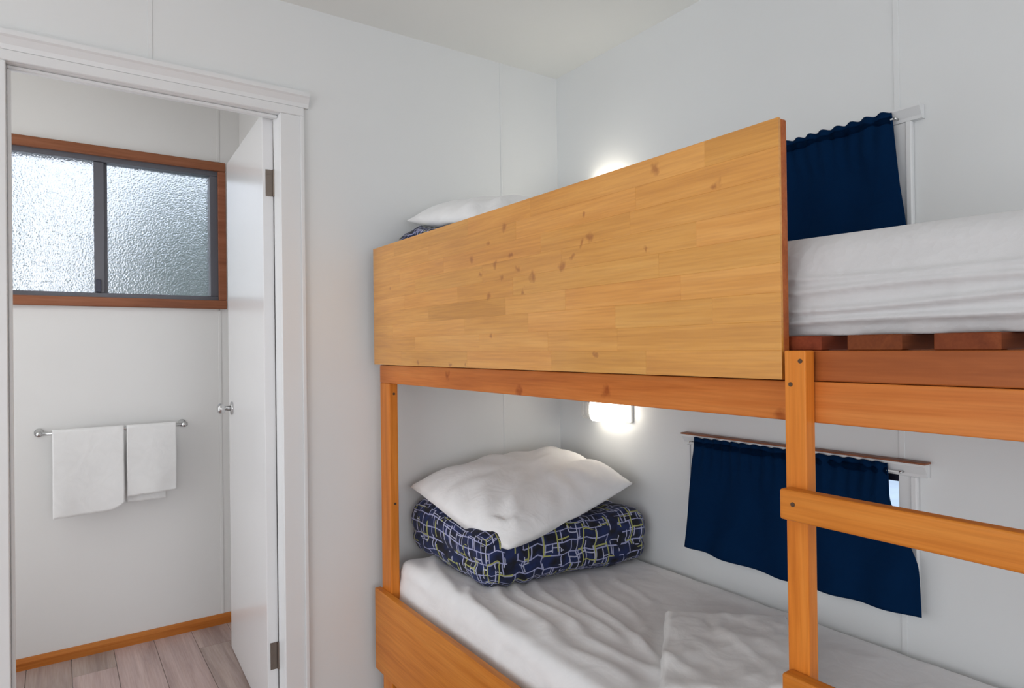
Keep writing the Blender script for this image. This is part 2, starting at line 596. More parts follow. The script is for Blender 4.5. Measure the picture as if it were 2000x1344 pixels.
# walls behind the photographer, each with a window added for its light
bm = bmesh.new()
cells(bm, 'Y', -3.24, -3.16, -2.54, 1.86, 0, ZC, [(-1.95, 1.35, 0.25, 2.2)])
struct('wall_front', bm, WALL, 'wall behind the photographer with a wide window', 'wall')
bm = bmesh.new()
cells(bm, 'X', -2.62, -2.54, -3.16, YA+.07, 0, ZC, [(-1.2, 1.9, 0.25, 2.2)])
struct('wall_left', bm, WALL, 'wall opposite the bunk bed with a wide window', 'wall')

# bathroom shell
BW = (-0.38, 0.625, 1.495, 2.115)             # window opening
bm = bmesh.new()
cells(bm, 'Y', YC+.008, YC+.08, -0.78, 0.80, 0, ZC, [BW])
wallC = struct('wall_bathroom_back', bm, BWALL, 'off-white bathroom wall under and around the timber-framed window', 'wall')
for a, b in ((-0.78, 0.625), (0.625, 0.80)):
    bm = bmesh.new()
    cells(bm, 'Y', YC, YC+.008, a+.001, b-.001, 0, ZC, [BW])
    obj('wall_panel', bm, BWALL, wallC)
for z0, z1 in ((0.045, 1.458), (2.152, ZC)):
    obj('joint_strip', box(.619, .631, YC-.003, YC, z0, z1, 0.0008, 1), BWALL, wallC)
bm = bmesh.new()
cells(bm, 'X', -0.78, -0.70, YA+.07, YC, 0, ZC, [(2.42, 3.12, .2, 1.95)])
struct('wall_bathroom_left', bm, BWALL, 'left wall of the bathroom beyond the doorway', 'wall')
struct('wall_bathroom_right', box(0.72, 0.80, YA+.07, YC, 0, ZC), BWALL, 'right wall of the bathroom behind the open door', 'wall')
bm = bmesh.new()
add_prism(bm, [(YC, 0), (YC, .045), (YC-.006, .045), (YC-.016, .03), (YC-.016, 0)], 'X', -0.70, 0.72)
struct('baseboard_bathroom_back', bm, SKIRT, 'low orange-brown timber skirting under the bathroom window wall', 'baseboard')

# ------------------------------------------------------------------ doorway trim
tr = thing('trim_1', 'white moulded architrave around the bathroom doorway', 'trim', (0.25, YA, 0), kind='structure')
T = YA-.001
bm = bmesh.new()   # head moulding, flared to the top
add_prism(bm, [(T, 2.079), (T-.012, 2.079), (T-.014, 2.092), (T-.024, 2.108), (T-.030, 2.113), (T-.030, 2.126), (T, 2.126)], 'X', -0.20, 0.70)
obj('head_moulding', bm, TRIM, tr)
obj('head_casing', box(-0.185, 0.685, T-.012, T, 2.05, 2.079, .002, 1), TRIM, tr)
for s, x0, x1 in ((1, .607, .685), (-1, -.185, -.107)):
    bm = bmesh.new()
    add_box(bm, x0, x1, T-.010, T, 0, 2.05, .002, 1)
    e0, e1 = (x1-.014, x1) if s > 0 else (x0, x0+.014)
    add_box(bm, e0, e1, T-.016, T-.0101, 0, 2.05, .003, 2)
    obj('side_casing', bm, TRIM, tr)
    a, b = (.607, .624) if s > 0 else (-.124, -.107)
    obj('jamb', box(a, b, YA+.0005, YA+.0715, 0, 2.05, .0015, 1), TRIM, tr)
obj('head_jamb', box(-.124, .624, YA+.0005, YA+.0715, 2.05, 2.066, .0015, 1), TRIM, tr)
obj('door_stop', box(-.106, .606, YA+.02, YA+.032, 2.040, 2.0495, .002, 1), TRIM, tr)
obj('door_stop', box(-.1065, -.097, YA+.02, YA+.032, 0.001, 2.039, .002, 1), TRIM, tr)

# ------------------------------------------------------------------ bathroom door, standing open
HX, HY = .607, 2.277
dr = thing('door_1', 'open white flush door swung back into the bathroom', 'door', (HX, HY, 0), kind='structure')
leaf = obj('door_leaf', box(HX-.035, HX, HY, HY+.71, .008, 2.068, .002, 2), DOORP, dr)
for z in (.24, 1.834):
    bm = bmesh.new()
    add_box(bm, HX-.026, HX-.001, HY-.0022, HY-.0002, z-.045, z+.045, .0006, 1)
    add_tube(bm, [(HX+.001, HY-.006, z-.045), (HX+.001, HY-.006, z+.045)], .0055, 10)
    for k in (-.03, 0, .03):
        add_box(bm, HX-.021, HX-.015, HY-.0032, HY-.002, z+k-.003, z+k+.003)
    obj('hinge', bm, HINGE, dr)
for s in (-1, 1):
    fx = HX-.035 if s < 0 else HX
    kn = bmesh.new()
    add_tube(kn, [(fx+s*.0002, HY+.625, 1.03), (fx+s*.006, HY+.625, 1.03), (fx+s*.008, HY+.625, 1.03)], [.027, .027, .02], 20)
    rose = obj('rose', kn, CHROME, dr, True)
    kn = bmesh.new()
    prof = [(.008, .010), (.026, .010), (.032, .018), (.040, .0205), (.048, .022), (.055, .018), (.059, .010), (.060, .001)]
    add_tube(kn, [(fx+s*q, HY+.625, 1.03) for q, _ in prof], [r for _, r in prof], 20)
    obj('knob', kn, CHROME, dr, True)
dr.rotation_euler = (0, 0, -math.radians(2.4))

# ------------------------------------------------------------------ bathroom window
wn = thing('window_3', 'sliding bathroom window with frosted panes and reddish timber frame', 'window', (0.12, YC, 1.46), kind='structure')
F = YC-.001
wx0, wx1, wz0, wz1 = -0.41, 0.655, 1.463, 2.147
obj('head_casing', box(wx0, wx1, F-.018, F, wz1-.042, wz1, .003, 2), CASW, wn)
obj('sill_casing', box(wx0, wx1, F-.024, F, wz0, wz0+.040, .004, 2), CASW, wn)
obj('side_casing', box(wx1-.034, wx1, F-.017, F, wz0+.0405, wz1-.0425, .003, 2), CASW, wn)
obj('side_casing', box(wx0, wx0+.034, F-.017, F, wz0+.0405, wz1-.0425, .003, 2), CASW, wn)
bm = bmesh.new()
for a in ((BW[0]+.001, BW[1]-.001, BW[2]+.001, BW[2]+.028), (BW[0]+.001, BW[1]-.001, BW[3]-.03, BW[3]-.001)):
    add_box(bm, a[0], a[1], YC+.004, YC+.07, a[2], a[3], .002, 1)
for a in ((BW[0]+.001, BW[0]+.035), (BW[1]-.036, BW[1]-.001)):
    add_box(bm, a[0], a[1], YC+.004, YC+.07, BW[2]+.0285, BW[3]-.0305, .002, 1)
obj('aluminium_frame', bm, ALU, wn)
MX0, MX1 = .134, .184
bm = bmesh.new()   # meeting stiles of the sliding sash
add_box(bm, MX0, MX1-.012, YC+.012, YC+.034, BW[2]+.0285, BW[3]-.0305, .002, 1)
add_box(bm, MX0+.01, MX1, YC+.0345, YC+.058, BW[2]+.0285, BW[3]-.0305, .002, 1)
obj('meeting_stile', bm, ALU, wn)
bm = bmesh.new()
add_box(bm, MX0+.004, MX0+.024, YC+.002, YC+.0118, BW[2]+.03, BW[2]+.085, .003, 2)
obj('sash_latch', bm, ALUN, wn)
obj('pane', box(BW[0]+.033, MX0+.004, YC+.020, YC+.026, BW[2]+.026, BW[3]-.028), OBSC, wn)
obj('pane', box(MX1-.004, BW[1]-.034, YC+.044, YC+.050, BW[2]+.026, BW[3]-.028), OBSC, wn)


# ------------------------------------------------------------------ small windows by the bunks
def bunk_window(n, dz, label):
    w = thing('window_%d' % n, label, 'window', (XB, 1.16, .6+dz), kind='structure')
    f = XB-.001
    bm = bmesh.new()   # moulded head board, flared towards its top
    z1 = .966+dz
    add_prism(bm, [(f, z1-.034), (f-.014, z1-.034), (f-.016, z1-.026), (f-.026, z1-.010), (f-.029, z1-.006), (f-.029, z1), (f, z1)], 'Y', .745, 1.507)
    obj('head_moulding', bm, TRIM, w)
    zc = z1-.0345
    for a, b, o in ((.770, WY0, .770), (WY1, 1.497, 1.483)):
        bm = bmesh.new()
        add_box(bm, f-.012, f, a, b, WZ0+dz, zc, .0015, 1)
        add_box(bm, f-.017, f-.0121, o, o+.014, WZ0+dz, zc, .002, 1)
        obj('side_casing', bm, TRIM, w)
    obj('sill', box(f-.022, f, 0.768, 1.499, WZ0-.022+dz, WZ0-.0005+dz, .003, 2), TRIM, w)
    bm = bmesh.new()
    y0, y1, a, b = WY0+.001, WY1-.001, WZ0+.001+dz, WZ1-.001+dz
    add_box(bm, XB+.012, XB+.05, y0, y1, b-.022, b, .001, 1)
    add_box(bm, XB+.012, XB+.05, y0, y1, a, a+.02, .001, 1)
    obj('aluminium_frame', bm, ALUN, w)
    bm = bmesh.new()
    add_box(bm, XB+.012, XB+.05, y0, y0+.010, a+.0205, b-.0225, .001, 1)
    add_box(bm, XB+.012, XB+.05, y1-.010, y1, a+.0205, b-.0225, .001, 1)
    obj('side_frame', bm, TRIM, w)
    obj('pane', box(XB+.028, XB+.032, y0+.009, y1-.009, a+.019, b-.021), CLEAR, w)
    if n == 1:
        obj('cap_strip', box(f-.032, f, 0.742, 1.510, z1+.0003, z1+.0055, .001, 1), CASW, w)  # shadow line and reflected rail colour, built as a brown strip
    return w


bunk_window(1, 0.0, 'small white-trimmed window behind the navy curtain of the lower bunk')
bunk_window(2, DZ, 'small white-trimmed window behind the navy curtain of the upper bunk')


def fill_window(n, plane, p, u0, u1, z0, z1, label):  # out-of-view windows added around the fill lights
    c = (0, p, z0) if plane == 'Y' else (p, (u0+u1)/2, z0)
    w = thing('window_%d' % n, label, 'window', c, kind='structure')
    bm = bmesh.new()
    um = (u0+u1)/2
    t = .045
    parts = [(u0, u1, z0, z0+t), (u0, u1, z1-t, z1), (u0, u0+t, z0+t, z1-t), (u1-t, u1, z0+t, z1-t), (um-t/2, um+t/2, z0+t, z1-t)]
    for a, b, c_, d in parts:
        if plane == 'Y':
            add_box(bm, a+.001, b-.001, p-.06, p-.02, c_+.001, d-.001, .002, 1)
        else:
            add_box(bm, p-.06, p-.02, a+.001, b-.001, c_+.001, d-.001, .002, 1)
    obj('frame', bm, ALU, w)
    for a, b in ((u0+t, um-t/2), (um+t/2, u1-t)):
        if plane == 'Y':
            obj('pane', box(a, b, p-.042, p-.038, z0+t, z1-t), CLEAR, w)
        else:
            obj('pane', box(p-.042, p-.038, a, b, z0+t, z1-t), CLEAR, w)


fill_window(4, 'Y', -3.16, -1.95, 1.35, .25, 2.2, 'wide sliding window behind the photographer')
fill_window(6, 'X', -0.70, 2.42, 3.12, .2, 1.95, 'tall window in the left wall of the bathroom')
fill_window(5, 'X', -2.54, -1.2, 1.9, .25, 2.2, 'wide sliding window opposite the bunk bed')

# ------------------------------------------------------------------ bunk bed
bed = thing('bunk_bed', 'orange-stained timber bunk bed with solid guard panel and ladder in the corner', 'bunk bed', (1.34, 1.18, 0))
PX = .903                                    # outer face of the boards
core = obj('guard_panel', box(PX+.006, PX+.0225, .582, 2.135, 1.2155, 1.615, .003, 2), BATTW, bed)
rows = 9
rh = (1.615-1.2155)/rows
random.seed(21)
for r in range(rows):                         # glued staves of the panel face
    y = 2.135
    first = True
    while y > .582+.001:
        ln = random.uniform(.22, .52)
        if first:
            ln *= random.uniform(.35, 1)
            first = False
        y2 = y-ln
        if y2 < .582+.12:
            y2 = .582
        obj('stave', box(PX, PX+.006, y2, y, 1.2155+r*rh, 1.2155+(r+1)*rh, .0003, 1), PANEL, core)
        y = y2
RX0, RX1 = .9262, .958
obj('side_rail', box(RX0, RX1, .20, 2.142, 1.1515, 1.2128, .002, 2), RAILW, bed)
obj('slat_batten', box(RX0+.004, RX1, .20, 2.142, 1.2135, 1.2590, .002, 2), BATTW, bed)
head = obj('corner_post', box(RX0, RX1, 2.066, 2.142, 0, 1.151, .003, 2), POSTW, bed)
obj('corner_post', box(RX0, RX1, .20, .268, 0, 1.151, .003, 2), POSTW, bed)
for z in (1.115, .74):
    bm = bmesh.new()
    add_tube(bm, [(RX0+.017, 2.0657, z), (RX0+.017, 2.0645, z)], .0045, 10)
    obj('screw', bm, SCREW, head)
obj('lower_panel', box(PX, RX0-.001, .20, 2.152, .16, .4385, .002, 2), RUNGW, bed)
obj('lower_rail', box(RX0, RX1, .269, 2.065, .20, .285, .002, 2), RAILW, bed)
for z in (1.2135, .24):
    obj('wall_ledger', box(XB-.032, XB-.003, .20, 2.142, z, z+.0455, .002, 2), BATTW, bed)
for k in range(17):
    y = .347+.113*(k-1)
    for z in (1.2592, .2856):
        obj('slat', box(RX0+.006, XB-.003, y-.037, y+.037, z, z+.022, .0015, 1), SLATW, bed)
for y0 in (.5425, .165):
    p = obj('ladder_post', box(.901, RX0-.001, y0, y0+.034, 0, 1.2595, .002, 2), POSTW, bed)
    for dy, z in ((.008, 1.244), (.024, 1.209)):
        bm = bmesh.new()
        add_tube(bm, [(.9012, y0+dy, z), (.9002, y0+dy, z)], .0035, 10)
        obj('screw', bm, SCREW, p)
for z in (1.056, .784, .514, .244):
    r_ = obj('ladder_rung', box(.876, .9005, .15, .572, z-.045, z, .004, 3), RUNGW, bed)
    for y in (.550, .185):
        bm = bmesh.new()
        add_tube(bm, [(.8762, y, z-.02), (.8752, y, z-.02)], .0035, 10)
        obj('screw', bm, SCREW, r_)


# ------------------------------------------------------------------ mattresses
def ridge(x, y, segs):
    d = 0
    for (ax, ay, bx, by, amp, w) in segs:
        vx, vy = bx-ax, by-ay
        t = ((x-ax)*vx+(y-ay)*vy)/(vx*vx+vy*vy)
        f = 1.0 if 0 <= t <= 1 else math.exp(-((min(abs(t), abs(t-1)))/.15)**2)
        t = max(0, min(1, t))
        px, py = ax+t*vx, ay+t*vy
        # gently bent crease
        q = (x-px)*(-vy)+(y-py)*vx
        L = math.hypot(vx, vy)
        q = q/L + .016*math.sin(t*5)
        d += amp*f*math.exp(-(q/(w*.8))**2)
    return d


def mattress(x0, x1, y0, y1, z0, top, r, face, nx=70, ny=150, nzz=16):
    """rounded block: top(x,y) gives the height, face(y,t) pushes the long side out"""
    bm = bmesh.new()
    # ring-shaped grid: cross-section in X-Z swept along Y
    prof = []
    for i in range(nzz+1):
        prof.append(('L', i/nzz))
    for i in range(1, nx):
        prof.append(('T', i/nx))
    for i in range(nzz+1):
        prof.append(('R', 1-i/nzz))
    rows_ = []
    for j in range(ny+1):
        v = j/ny
        y = y0+(y1-y0)*v
        e = min(y-y0, y1-y)
        k = 1.0 if e > r else math.sqrt(max(0, 1-((r-e)/r)**2))     # rounded ends
        ring = []
        for s, t in prof:
            if s == 'T':
                x = x0+(x1-x0)*t
                zt = top(x, y)
                ex = min(x-x0, x1-x)
                q = 1.0 if ex > r else math.sqrt(max(0, 1-((r-ex)/r)**2))
                z = zt-(1-q)*r-(1-k)*r*.8
            else:
                zt = top(x0 if s == 'L' else x1, y)-r-(1-k)*r*.8
                z = z0+(zt-z0)*t
                x = x0-face(y, t) if s == 'L' else x1
            ring.append(bm.verts.new((x+(.5*(x0+x1)-x)*(1-k)*.06, y, z)))
        rows_.append(ring)
    n = len(prof)
    for j in range(ny):
        for i in range(n-1):
            bm.faces.new((rows_[j][i], rows_[j+1][i], rows_[j+1][i+1], rows_[j][i+1]))
        bm.faces.new((rows_[j][n-1], rows_[j+1][n-1], rows_[j+1][0], rows_[j][0]))
    bm.faces.new(rows_[0])
    bm.faces.new(rows_[-1][::-1])
    bmesh.ops.recalc_face_normals(bm, faces=bm.faces)
    return bm


SEG = [(1.117, 1.70, 1.06, 1.397, .010, .022), (1.06, 1.397, 1.05, 1.10, .008, .03), (1.18, 1.70, 1.14, 1.381, .011, .02),
       (1.14, 1.381, 1.128, 1.0, .009, .026), (1.36, 1.62, 1.21, 1.209, .009, .018), (1.25, 1.68, 1.19, 1.3, .008, .02),
       (1.03, 1.72, .955, 1.50, .009, .02), (.955, 1.5, .93, 1.25, .006, .025), (1.10, 2.06, .96, 1.74, .010, .03),
       (1.45, 1.66, 1.33, 1.35, .006, .02), (1.55, 1.64, 1.46, 1.42, .005, .018), (1.30, 1.25, 1.16, 1.1, .006, .018)]


def low_top(x, y):
    s = (1.76-x)/.82
    z = .487+.055*max(0, s)**1.6*(0.4+.6*min(1, max(0, (y-1.0)/.9)))
    return z+1.25*ridge(x, y, SEG)+.004*nz(x, y, 3, 7)+.002*nz(x, y, 1, 20)


bm = mattress(.965, 1.765, .22, 2.105, .309, low_top, .035, lambda y, t: .010*math.sin(t*math.pi)+.006*nz(y, t, 0, 5))
m1 = obj('mattress', bm, SHEET, None, True, (1.35, 1.2, .309))
tag(m1, 'white-sheeted mattress on the lower bunk, creased in front of the folded quilt', 'mattress')


PZ = .962


def up_top(x, y):
    k = max(0, min(1, (y-1.5)/.2))
    return (1-k)*1.437+k*(low_top(x, y)+PZ-.001)+.004*nz(x, y, 8, 4)-.004*math.sin(y*7)


def up_face(y, t):
    f = .012*math.sin(t*math.pi)
    # loose folds of the cover running along the lower half of the side
    for a, s, w, z in ((.008, .10, .05, .52), (.010, .16, .045, .32), (.010, .22, .04, .14), (.006, .05, .035, .68)):
        c = z+s*(.55-y)*1.2+.03*math.sin(y*9+z*20)
        f += a*math.exp(-((t-c)/w)**2)
    return f+.003*nz(y, t*.3, 4, 9)


bm = mattress(.965, 1.765, .22, 2.105, 1.2817, up_top, .028, up_face, nx=50, ny=220, nzz=40)
m2 = obj('mattress', bm, MATT, None, True, (1.35, 1.2, 1.2817))
tag(m2, 'white mattress in a textured cover on the upper bunk slats', 'mattress')


# ------------------------------------------------------------------ folded quilts
def quilt():
    bm = bmesh.new()
    bmesh.ops.create_cube(bm, size=2)
    bmesh.ops.subdivide_edges(bm, edges=bm.edges[:], cuts=27, use_grid_fill=True)
    uv = bm.loops.layers.uv.new('UVMap')
    x0, x1, y0, y1, z0, z1 = 1.045, 1.765, 1.672, 2.195, .49, .685
    c = Vector(((x0+x1)/2, (y0+y1)/2, (z0+z1)/2))
    h = Vector(((x1-x0)/2, (y1-y0)/2, (z1-z0)/2))
    rr = .07
    # remember flat coordinates for the printed pattern
    for f in bm.faces:
        n = f.normal
        ax = max(range(3), key=lambda i: abs(n[i]))
        for l in f.loops:
            p = l.vert.co
            q = (p.x*h.x, p.y*h.y, p.z*h.z)
            if ax == 0:
                l[uv].uv = (q[1]*1.0-h.x-q[0]*0, q[2])
            elif ax == 1:
                l[uv].uv = (q[0]+.2, q[2])
            else:
                l[uv].uv = (q[0]+.2, q[1]+h.y+h.z)
    for v in bm.verts:
        p = Vector((v.co.x*h.x, v.co.y*h.y, v.co.z*h.z))
        inn = Vector([max(-h[i]+rr, min(h[i]-rr, p[i])) for i in range(3)])
        d = p-inn
        if d.length > 1e-6:
            p = inn+d.normalized()*rr*min(1.0, max(abs(d[i]) for i in range(3))/rr)
        w = c+p
        # plump irregular folds
        lump = .016*nz(w.x, w.y, w.z, 6)+.007*nz(w.x+5, w.y, w.z, 15)
        dirn = d.normalized() if d.length > 1e-6 else Vector((0, 0, 0))
        w += dirn*lump
        # slack layer lines along the sides
        t = (w.z-z0)/(z1-z0)
        side = abs(d.x)+abs(d.y)
        if side > .02:
            w += Vector((dirn.x, dirn.y, 0))*(-.008*math.exp(-((t-.42-.08*math.sin(w.x*9))/.06)**2))
        # swings out along the wall, its nose sags forward, and it rests on the sloping sheet
        w.y -= .02*max(0, (w.x-1.12)/.64)*max(0, min(1, (2.19-w.y)/.40))
        w.x = min(w.x, XB-.003)
        w.y = min(w.y, YA-.003)
        near = math.exp(-((w.x-1.10)**2+(w.y-1.80)**2)/.03)
        w.y -= .02*near*(1-t)
        w.z = low_top(w.x, w.y)+.002+max(0, w.z-z0)*(1-.12*near)
        v.co = w
    return bm


QG = 'folded quilts under the pillows'
q1 = obj('folded_quilt', quilt(), QUILT, None, True, (1.42, 1.98, .49))
tag(q1, 'navy quilt with a yellow and lilac grid print folded on the lower bunk', 'quilt', QG)
copy_thing(q1, (-.05, 0, PZ+.002), 'dark patterned folded quilt peeking over the guard panel on the upper bunk')


# ------------------------------------------------------------------ pillows
def pillow(c00, c10, c11, c01, thick, seed, rest, n=56):
    """corners near, right, far, left; soft shell with pinched edges"""
    c00, c10, c11, c01 = map(Vector, (c00, c10, c11, c01))
    bm = bmesh.new()
    top, bot = {}, {}
    ce = (c00+c10+c11+c01)/4
    for i in range(n+1):
        for j in range(n+1):
            u, v = i/n, j/n
            a, b = 2*u-1, 2*v-1
            kk = .26*(1-u)*(1-v)
            u_, v_ = u, v
            u = (1+a*math.sqrt(max(0, 1-kk*b*b)))/2
            v = (1+b*math.sqrt(max(0, 1-kk*a*a)))/2
            p = c00*(1-u)*(1-v)+c10*u*(1-v)+c11*u*v+c01*(1-u)*v
            u, v = u_, v_
            # sides drawn in between the corners
            inx = .018*(1-a*a)*abs(b)**3
            iny = (.004 if a < 0 else .02)*(1-b*b)*abs(a)**3
            dd = (ce-p)
            dd.z = 0
            if dd.length > 1e-6:
                p = p+dd.normalized()*(inx+iny)
            env = max(0, (1-a**4))*max(0, (1-b**4))
            h = thick*env**.62
            ang = math.atan2(b, a)
            rad = max(abs(a), abs(b))
            wr = .010*math.sin(ang*11+3*nz(u, v, seed, 3))*(rad**2)*(1-rad**6)
            wr += .014*nz(u*1.0+seed, v*1.0, 0, 4)*env+.006*nz(u+seed, v, 2, 9)*env
            # diagonal drape creases near the front corner
            k = math.exp(-((u-.12)**2+(v-.15)**2)/.09)
            wr += .011*k*math.sin((u*1.0-v*.8)*26+nz(u, v, 7, 4)*2)
            edge = i in (0, n) or j in (0, n)
            t = bm.verts.new(p+Vector((0, 0, 0 if edge else .68*h+wr*min(1, env*4))))
            top[i, j] = t
            if edge:
                bot[i, j] = t
            else:
                q = p+Vector((0, 0, -.32*h))
                s_ = min(1, env*3)
                q.z = max(q.z, q.z*(1-s_)+s_*rest(q.x, q.y))
                t.co.z = max(t.co.z, q.z+.012)
                bot[i, j] = bm.verts.new(q)
    for i in range(n):
        for j in range(n):
            bm.faces.new((top[i, j], top[i+1, j], top[i+1, j+1], top[i, j+1]))
            bm.faces.new((bot[i, j], bot[i, j+1], bot[i+1, j+1], bot[i+1, j]))
    bmesh.ops.recalc_face_normals(bm, faces=bm.faces)
    return bm


PG = 'pillows on the folded quilts'
p1 = obj('pillow', pillow((1.082, 1.605, .634), (1.715, 1.70, .770), (1.745, 2.165, .80), (1.035, 2.150, .775), .15, 2,
                          lambda x, y: low_top(x, y)+.199), PILLOW, None, True, (1.40, 1.97, .74))
tag(p1, 'plump white pillow lying on the navy grid-print quilt of the lower bunk', 'pillow', PG)
p2 = obj('pillow', pillow((1.07, 1.69, 1.655), (1.715, 1.68, 1.735), (1.745, 2.165, 1.77), (1.030, 2.145, 1.728), .125, 6,
                          lambda x, y: low_top(x+.05, y)+PZ+.199), PILLOW, None, True, (1.40, 1.97, 1.69))
tag(p2, 'white pillow on the upper bunk, its top just above the guard panel', 'pillow', PG)


# ------------------------------------------------------------------ folded towel on the lower bunk
def folded_towel():
    bm = bmesh.new()
    A = Vector((1.362, 1.243))
    U = Vector((.25, -.199)).normalized()
    V = Vector((-.27, -.232)).normalized()
    lu, lv = .33, .46
    n, mm = 48, 60
    def layer(z0, h, inset, amp, seed):
        t, b = {}, {}
        for i in range(n+1):
            for j in range(mm+1):
                u, v = i/n, j/mm
                P = A+U*(inset+u*(lu-2*inset))+V*(inset+v*(lv-2*inset))
                e = min(u, 1-u, (v), (1-v))
                rnd = min(1, e/.06)
                rr_ = math.sqrt(max(0, 1-(1-rnd)**2))
                w = amp*(nz(u+seed, v, 0, 3.5)+.55*nz(u, v+seed, 3, 8)+.15*nz(u, v, seed, 20))
                w += amp*.8*math.exp(-((u-.5-.2*v+.1*math.sin(v*6))/.05)**2)
                P = P+U*.006*nz(u, v, seed+9, 6)+V*.006*nz(u, v, seed+19, 6)
                g = low_top(P.x, P.y)
                t[i, j] = bm.verts.new((P.x, P.y, g+z0+h*.5+h*.5*rr_+w*rnd))
                b[i, j] = bm.verts.new((P.x, P.y, g+z0+h*.5-h*.5*rr_))
        for i in range(n):
            for j in range(mm):
                bm.faces.new((t[i, j], t[i+1, j], t[i+1, j+1], t[i, j+1]))
                bm.faces.new((b[i, j], b[i, j+1], b[i+1, j+1], b[i+1, j]))
        ring = [(i, 0) for i in range(n)]+[(n, j) for j in range(mm)]+[(i, mm) for i in range(n, 0, -1)]+[(0, j) for j in range(mm, 0, -1)]
        for k in range(len(ring)):
            a, c = ring[k], ring[(k+1) % len(ring)]
            bm.faces.new((t[a], b[a], b[c], t[c]))
    layer(.003, .024, 0, .001, 1)
    layer(.028, .024, .003, .010, 4)
    bmesh.ops.recalc_face_normals(bm, faces=bm.faces)
    return bm


ft = obj('folded_towel', folded_towel(), TOWEL, None, True, (1.33, .98, .5))
tag(ft, 'crumpled white folded towel lying on the lower bunk behind the ladder post', 'towel')


# ------------------------------------------------------------------ curtains
def curtain_bm(y0t, y1t, y0b, y1b, z1, z0, sag, seed, swing, n=120, mrows=40):
    bm = bmesh.new()
    g = {}
    for i in range(n+1):
        u = i/n
        for j in range(mrows+1):
            t = j/mrows
            yt = y0t+(y1t-y0t)*u
            yb = y0b+(y1b-y0b)*u
            sw = swing*u
            k = max(0, min(1, (t-.2)/.5))
            y = yt+(yb-yt)*(t*(1-sw)+sw*k*k*(3-2*k))
            z = z1+(z0-z1)*t - sag*math.sin(u*math.pi)*t
            gather = max(0, 1-t*2.2)
            x = XB-.036-.010*t
            x -= .0045*math.sin(u*math.pi*34+2*nz(u, t, seed, 5))*gather
            x -= .0078*math.sin(u*math.pi*9+1.5*nz(u, t, seed, 3)+t)*(.3+t*.7)
            x -= .006*nz(u*3+seed, t*1.2, 0, 2)*t
            if j == 0:
                z += .0025*math.sin(u*math.pi*34+2*nz(u, 0, seed, 5))
            g[i, j] = bm.verts.new((x, y, z))
    for i in range(n):
        for j in range(mrows):
            bm.faces.new((g[i, j], g[i+1, j], g[i+1, j+1], g[i, j+1]))
    bmesh.ops.recalc_face_normals(bm, faces=bm.faces)
    geo = bmesh.ops.solidify(bm, geom=bm.faces[:], thickness=.0015)
    return bm


def curtain_band(y0, y1, z, h, seed, n=120):
    """stitched rod pocket standing slightly proud of the cloth"""
    bm = bmesh.new()
    g = {}
    for i in range(n+1):
        u = i/n
        y = y0+(y1-y0)*u
        for j in range(7):
            t = j/6
            x = XB-.0385-.004*math.sin(t*math.pi)-.0045*math.sin(u*math.pi*34+2*nz(u, t*.05, seed, 5))
            g[i, j] = bm.verts.new((x, y, z-h*t))
    for i in range(n):
        for j in range(6):
            bm.faces.new((g[i, j], g[i+1, j], g[i+1, j+1], g[i, j+1]))
    bmesh.ops.solidify(bm, geom=bm.faces[:], thickness=.001)
    bmesh.ops.recalc_face_normals(bm, faces=bm.faces)
    return bm


CG = 'navy curtains by the bunks'
WG = 'curtain wires by the bunks'
for dz, lab, sw, yt, yb in ((0, 'navy curtain gathered over the lower bunk window', .75, .830, .752),
                    (DZ, 'navy curtain gathered over the upper bunk window, partly behind the guard panel', .0, .809, .768)):
    cu = thing('curtain', lab, 'curtain', (XB-.036, 1.13, .58+dz), CG)
    obj('cloth', curtain_bm(1.448, yt, 1.482, yb, .962+dz, .592+dz, .010, 3+dz, sw), NAVY, cu, True)
    obj('rod_pocket', curtain_band(1.446, yt+.001, .950+dz, .020, 3+dz), NAVY, cu, True)
wi = thing('curtain_wire', 'thin white curtain wire stretched across the lower bunk window', 'wire', (XB-.032, 1.16, .94), WG)
bm = bmesh.new()
add_tube(bm, [(XB-.0335, .80, .942), (XB-.0335, 1.47, .942)], .0022, 8)
obj('wire', bm, TRIM, wi, True)
for y in (.80, 1.47):
    bm = bmesh.new()
    add_tube(bm, [(XB-.036, y, .942), (XB-.018, y, .942)], .003, 8)
    obj('hook', bm, CHROME, wi, True)
copy_thing(wi, (0, 0, DZ), 'thin white curtain wire stretched across the upper bunk window')


# ------------------------------------------------------------------ bunk lamps
def lamp_profile(x_back, x_front, z0, z1):
    return [(x_back, z0+.012), (x_back-.016, z0+.004), (x_front+.014, z0), (x_front+.003, z0+.012), (x_front, z0+.03),
            (x_front, z1-.03), (x_front+.003, z1-.012), (x_front+.014, z1), (x_back-.016, z1-.004), (x_back, z1-.012)]


LG = 'bunk reading lamps'
lp = thing('wall_lamp', 'lit ribbed reading lamp on the wall above the lower bunk pillow', 'lamp', (XB, 1.87, 1.02), LG)
obj('base_plate', box(XB-.014, XB-.001, 1.762, 2.005, .978, 1.064, .004, 2), LAMPW, lp)
bm = bmesh.new()
add_prism(bm, lamp_profile(XB-.0145, XB-.066, .976, 1.062), 'Y', 1.768, 1.945)
bmesh.ops.bevel(bm, geom=[e for e in bm.edges if abs(e.verts[0].co.y-e.verts[1].co.y) < 1e-5], offset=.008, segments=2, affect='EDGES')
df = obj('diffuser', bm, DIFF, lp)
for k in range(9):
    y = 1.79+k*.0178
    bm = bmesh.new()
    add_box(bm, XB-.0685, XB-.0662, y-.004, y+.004, 1.004, 1.034, .001, 1)
    obj('rib', bm, DIFF, df)
bm = bmesh.new()
for k in range(5):
    add_prism(bm, lamp_profile(XB-.0145, XB-.060, .980, 1.058), 'Y', 1.9455+k*.010, 1.9535+k*.010)
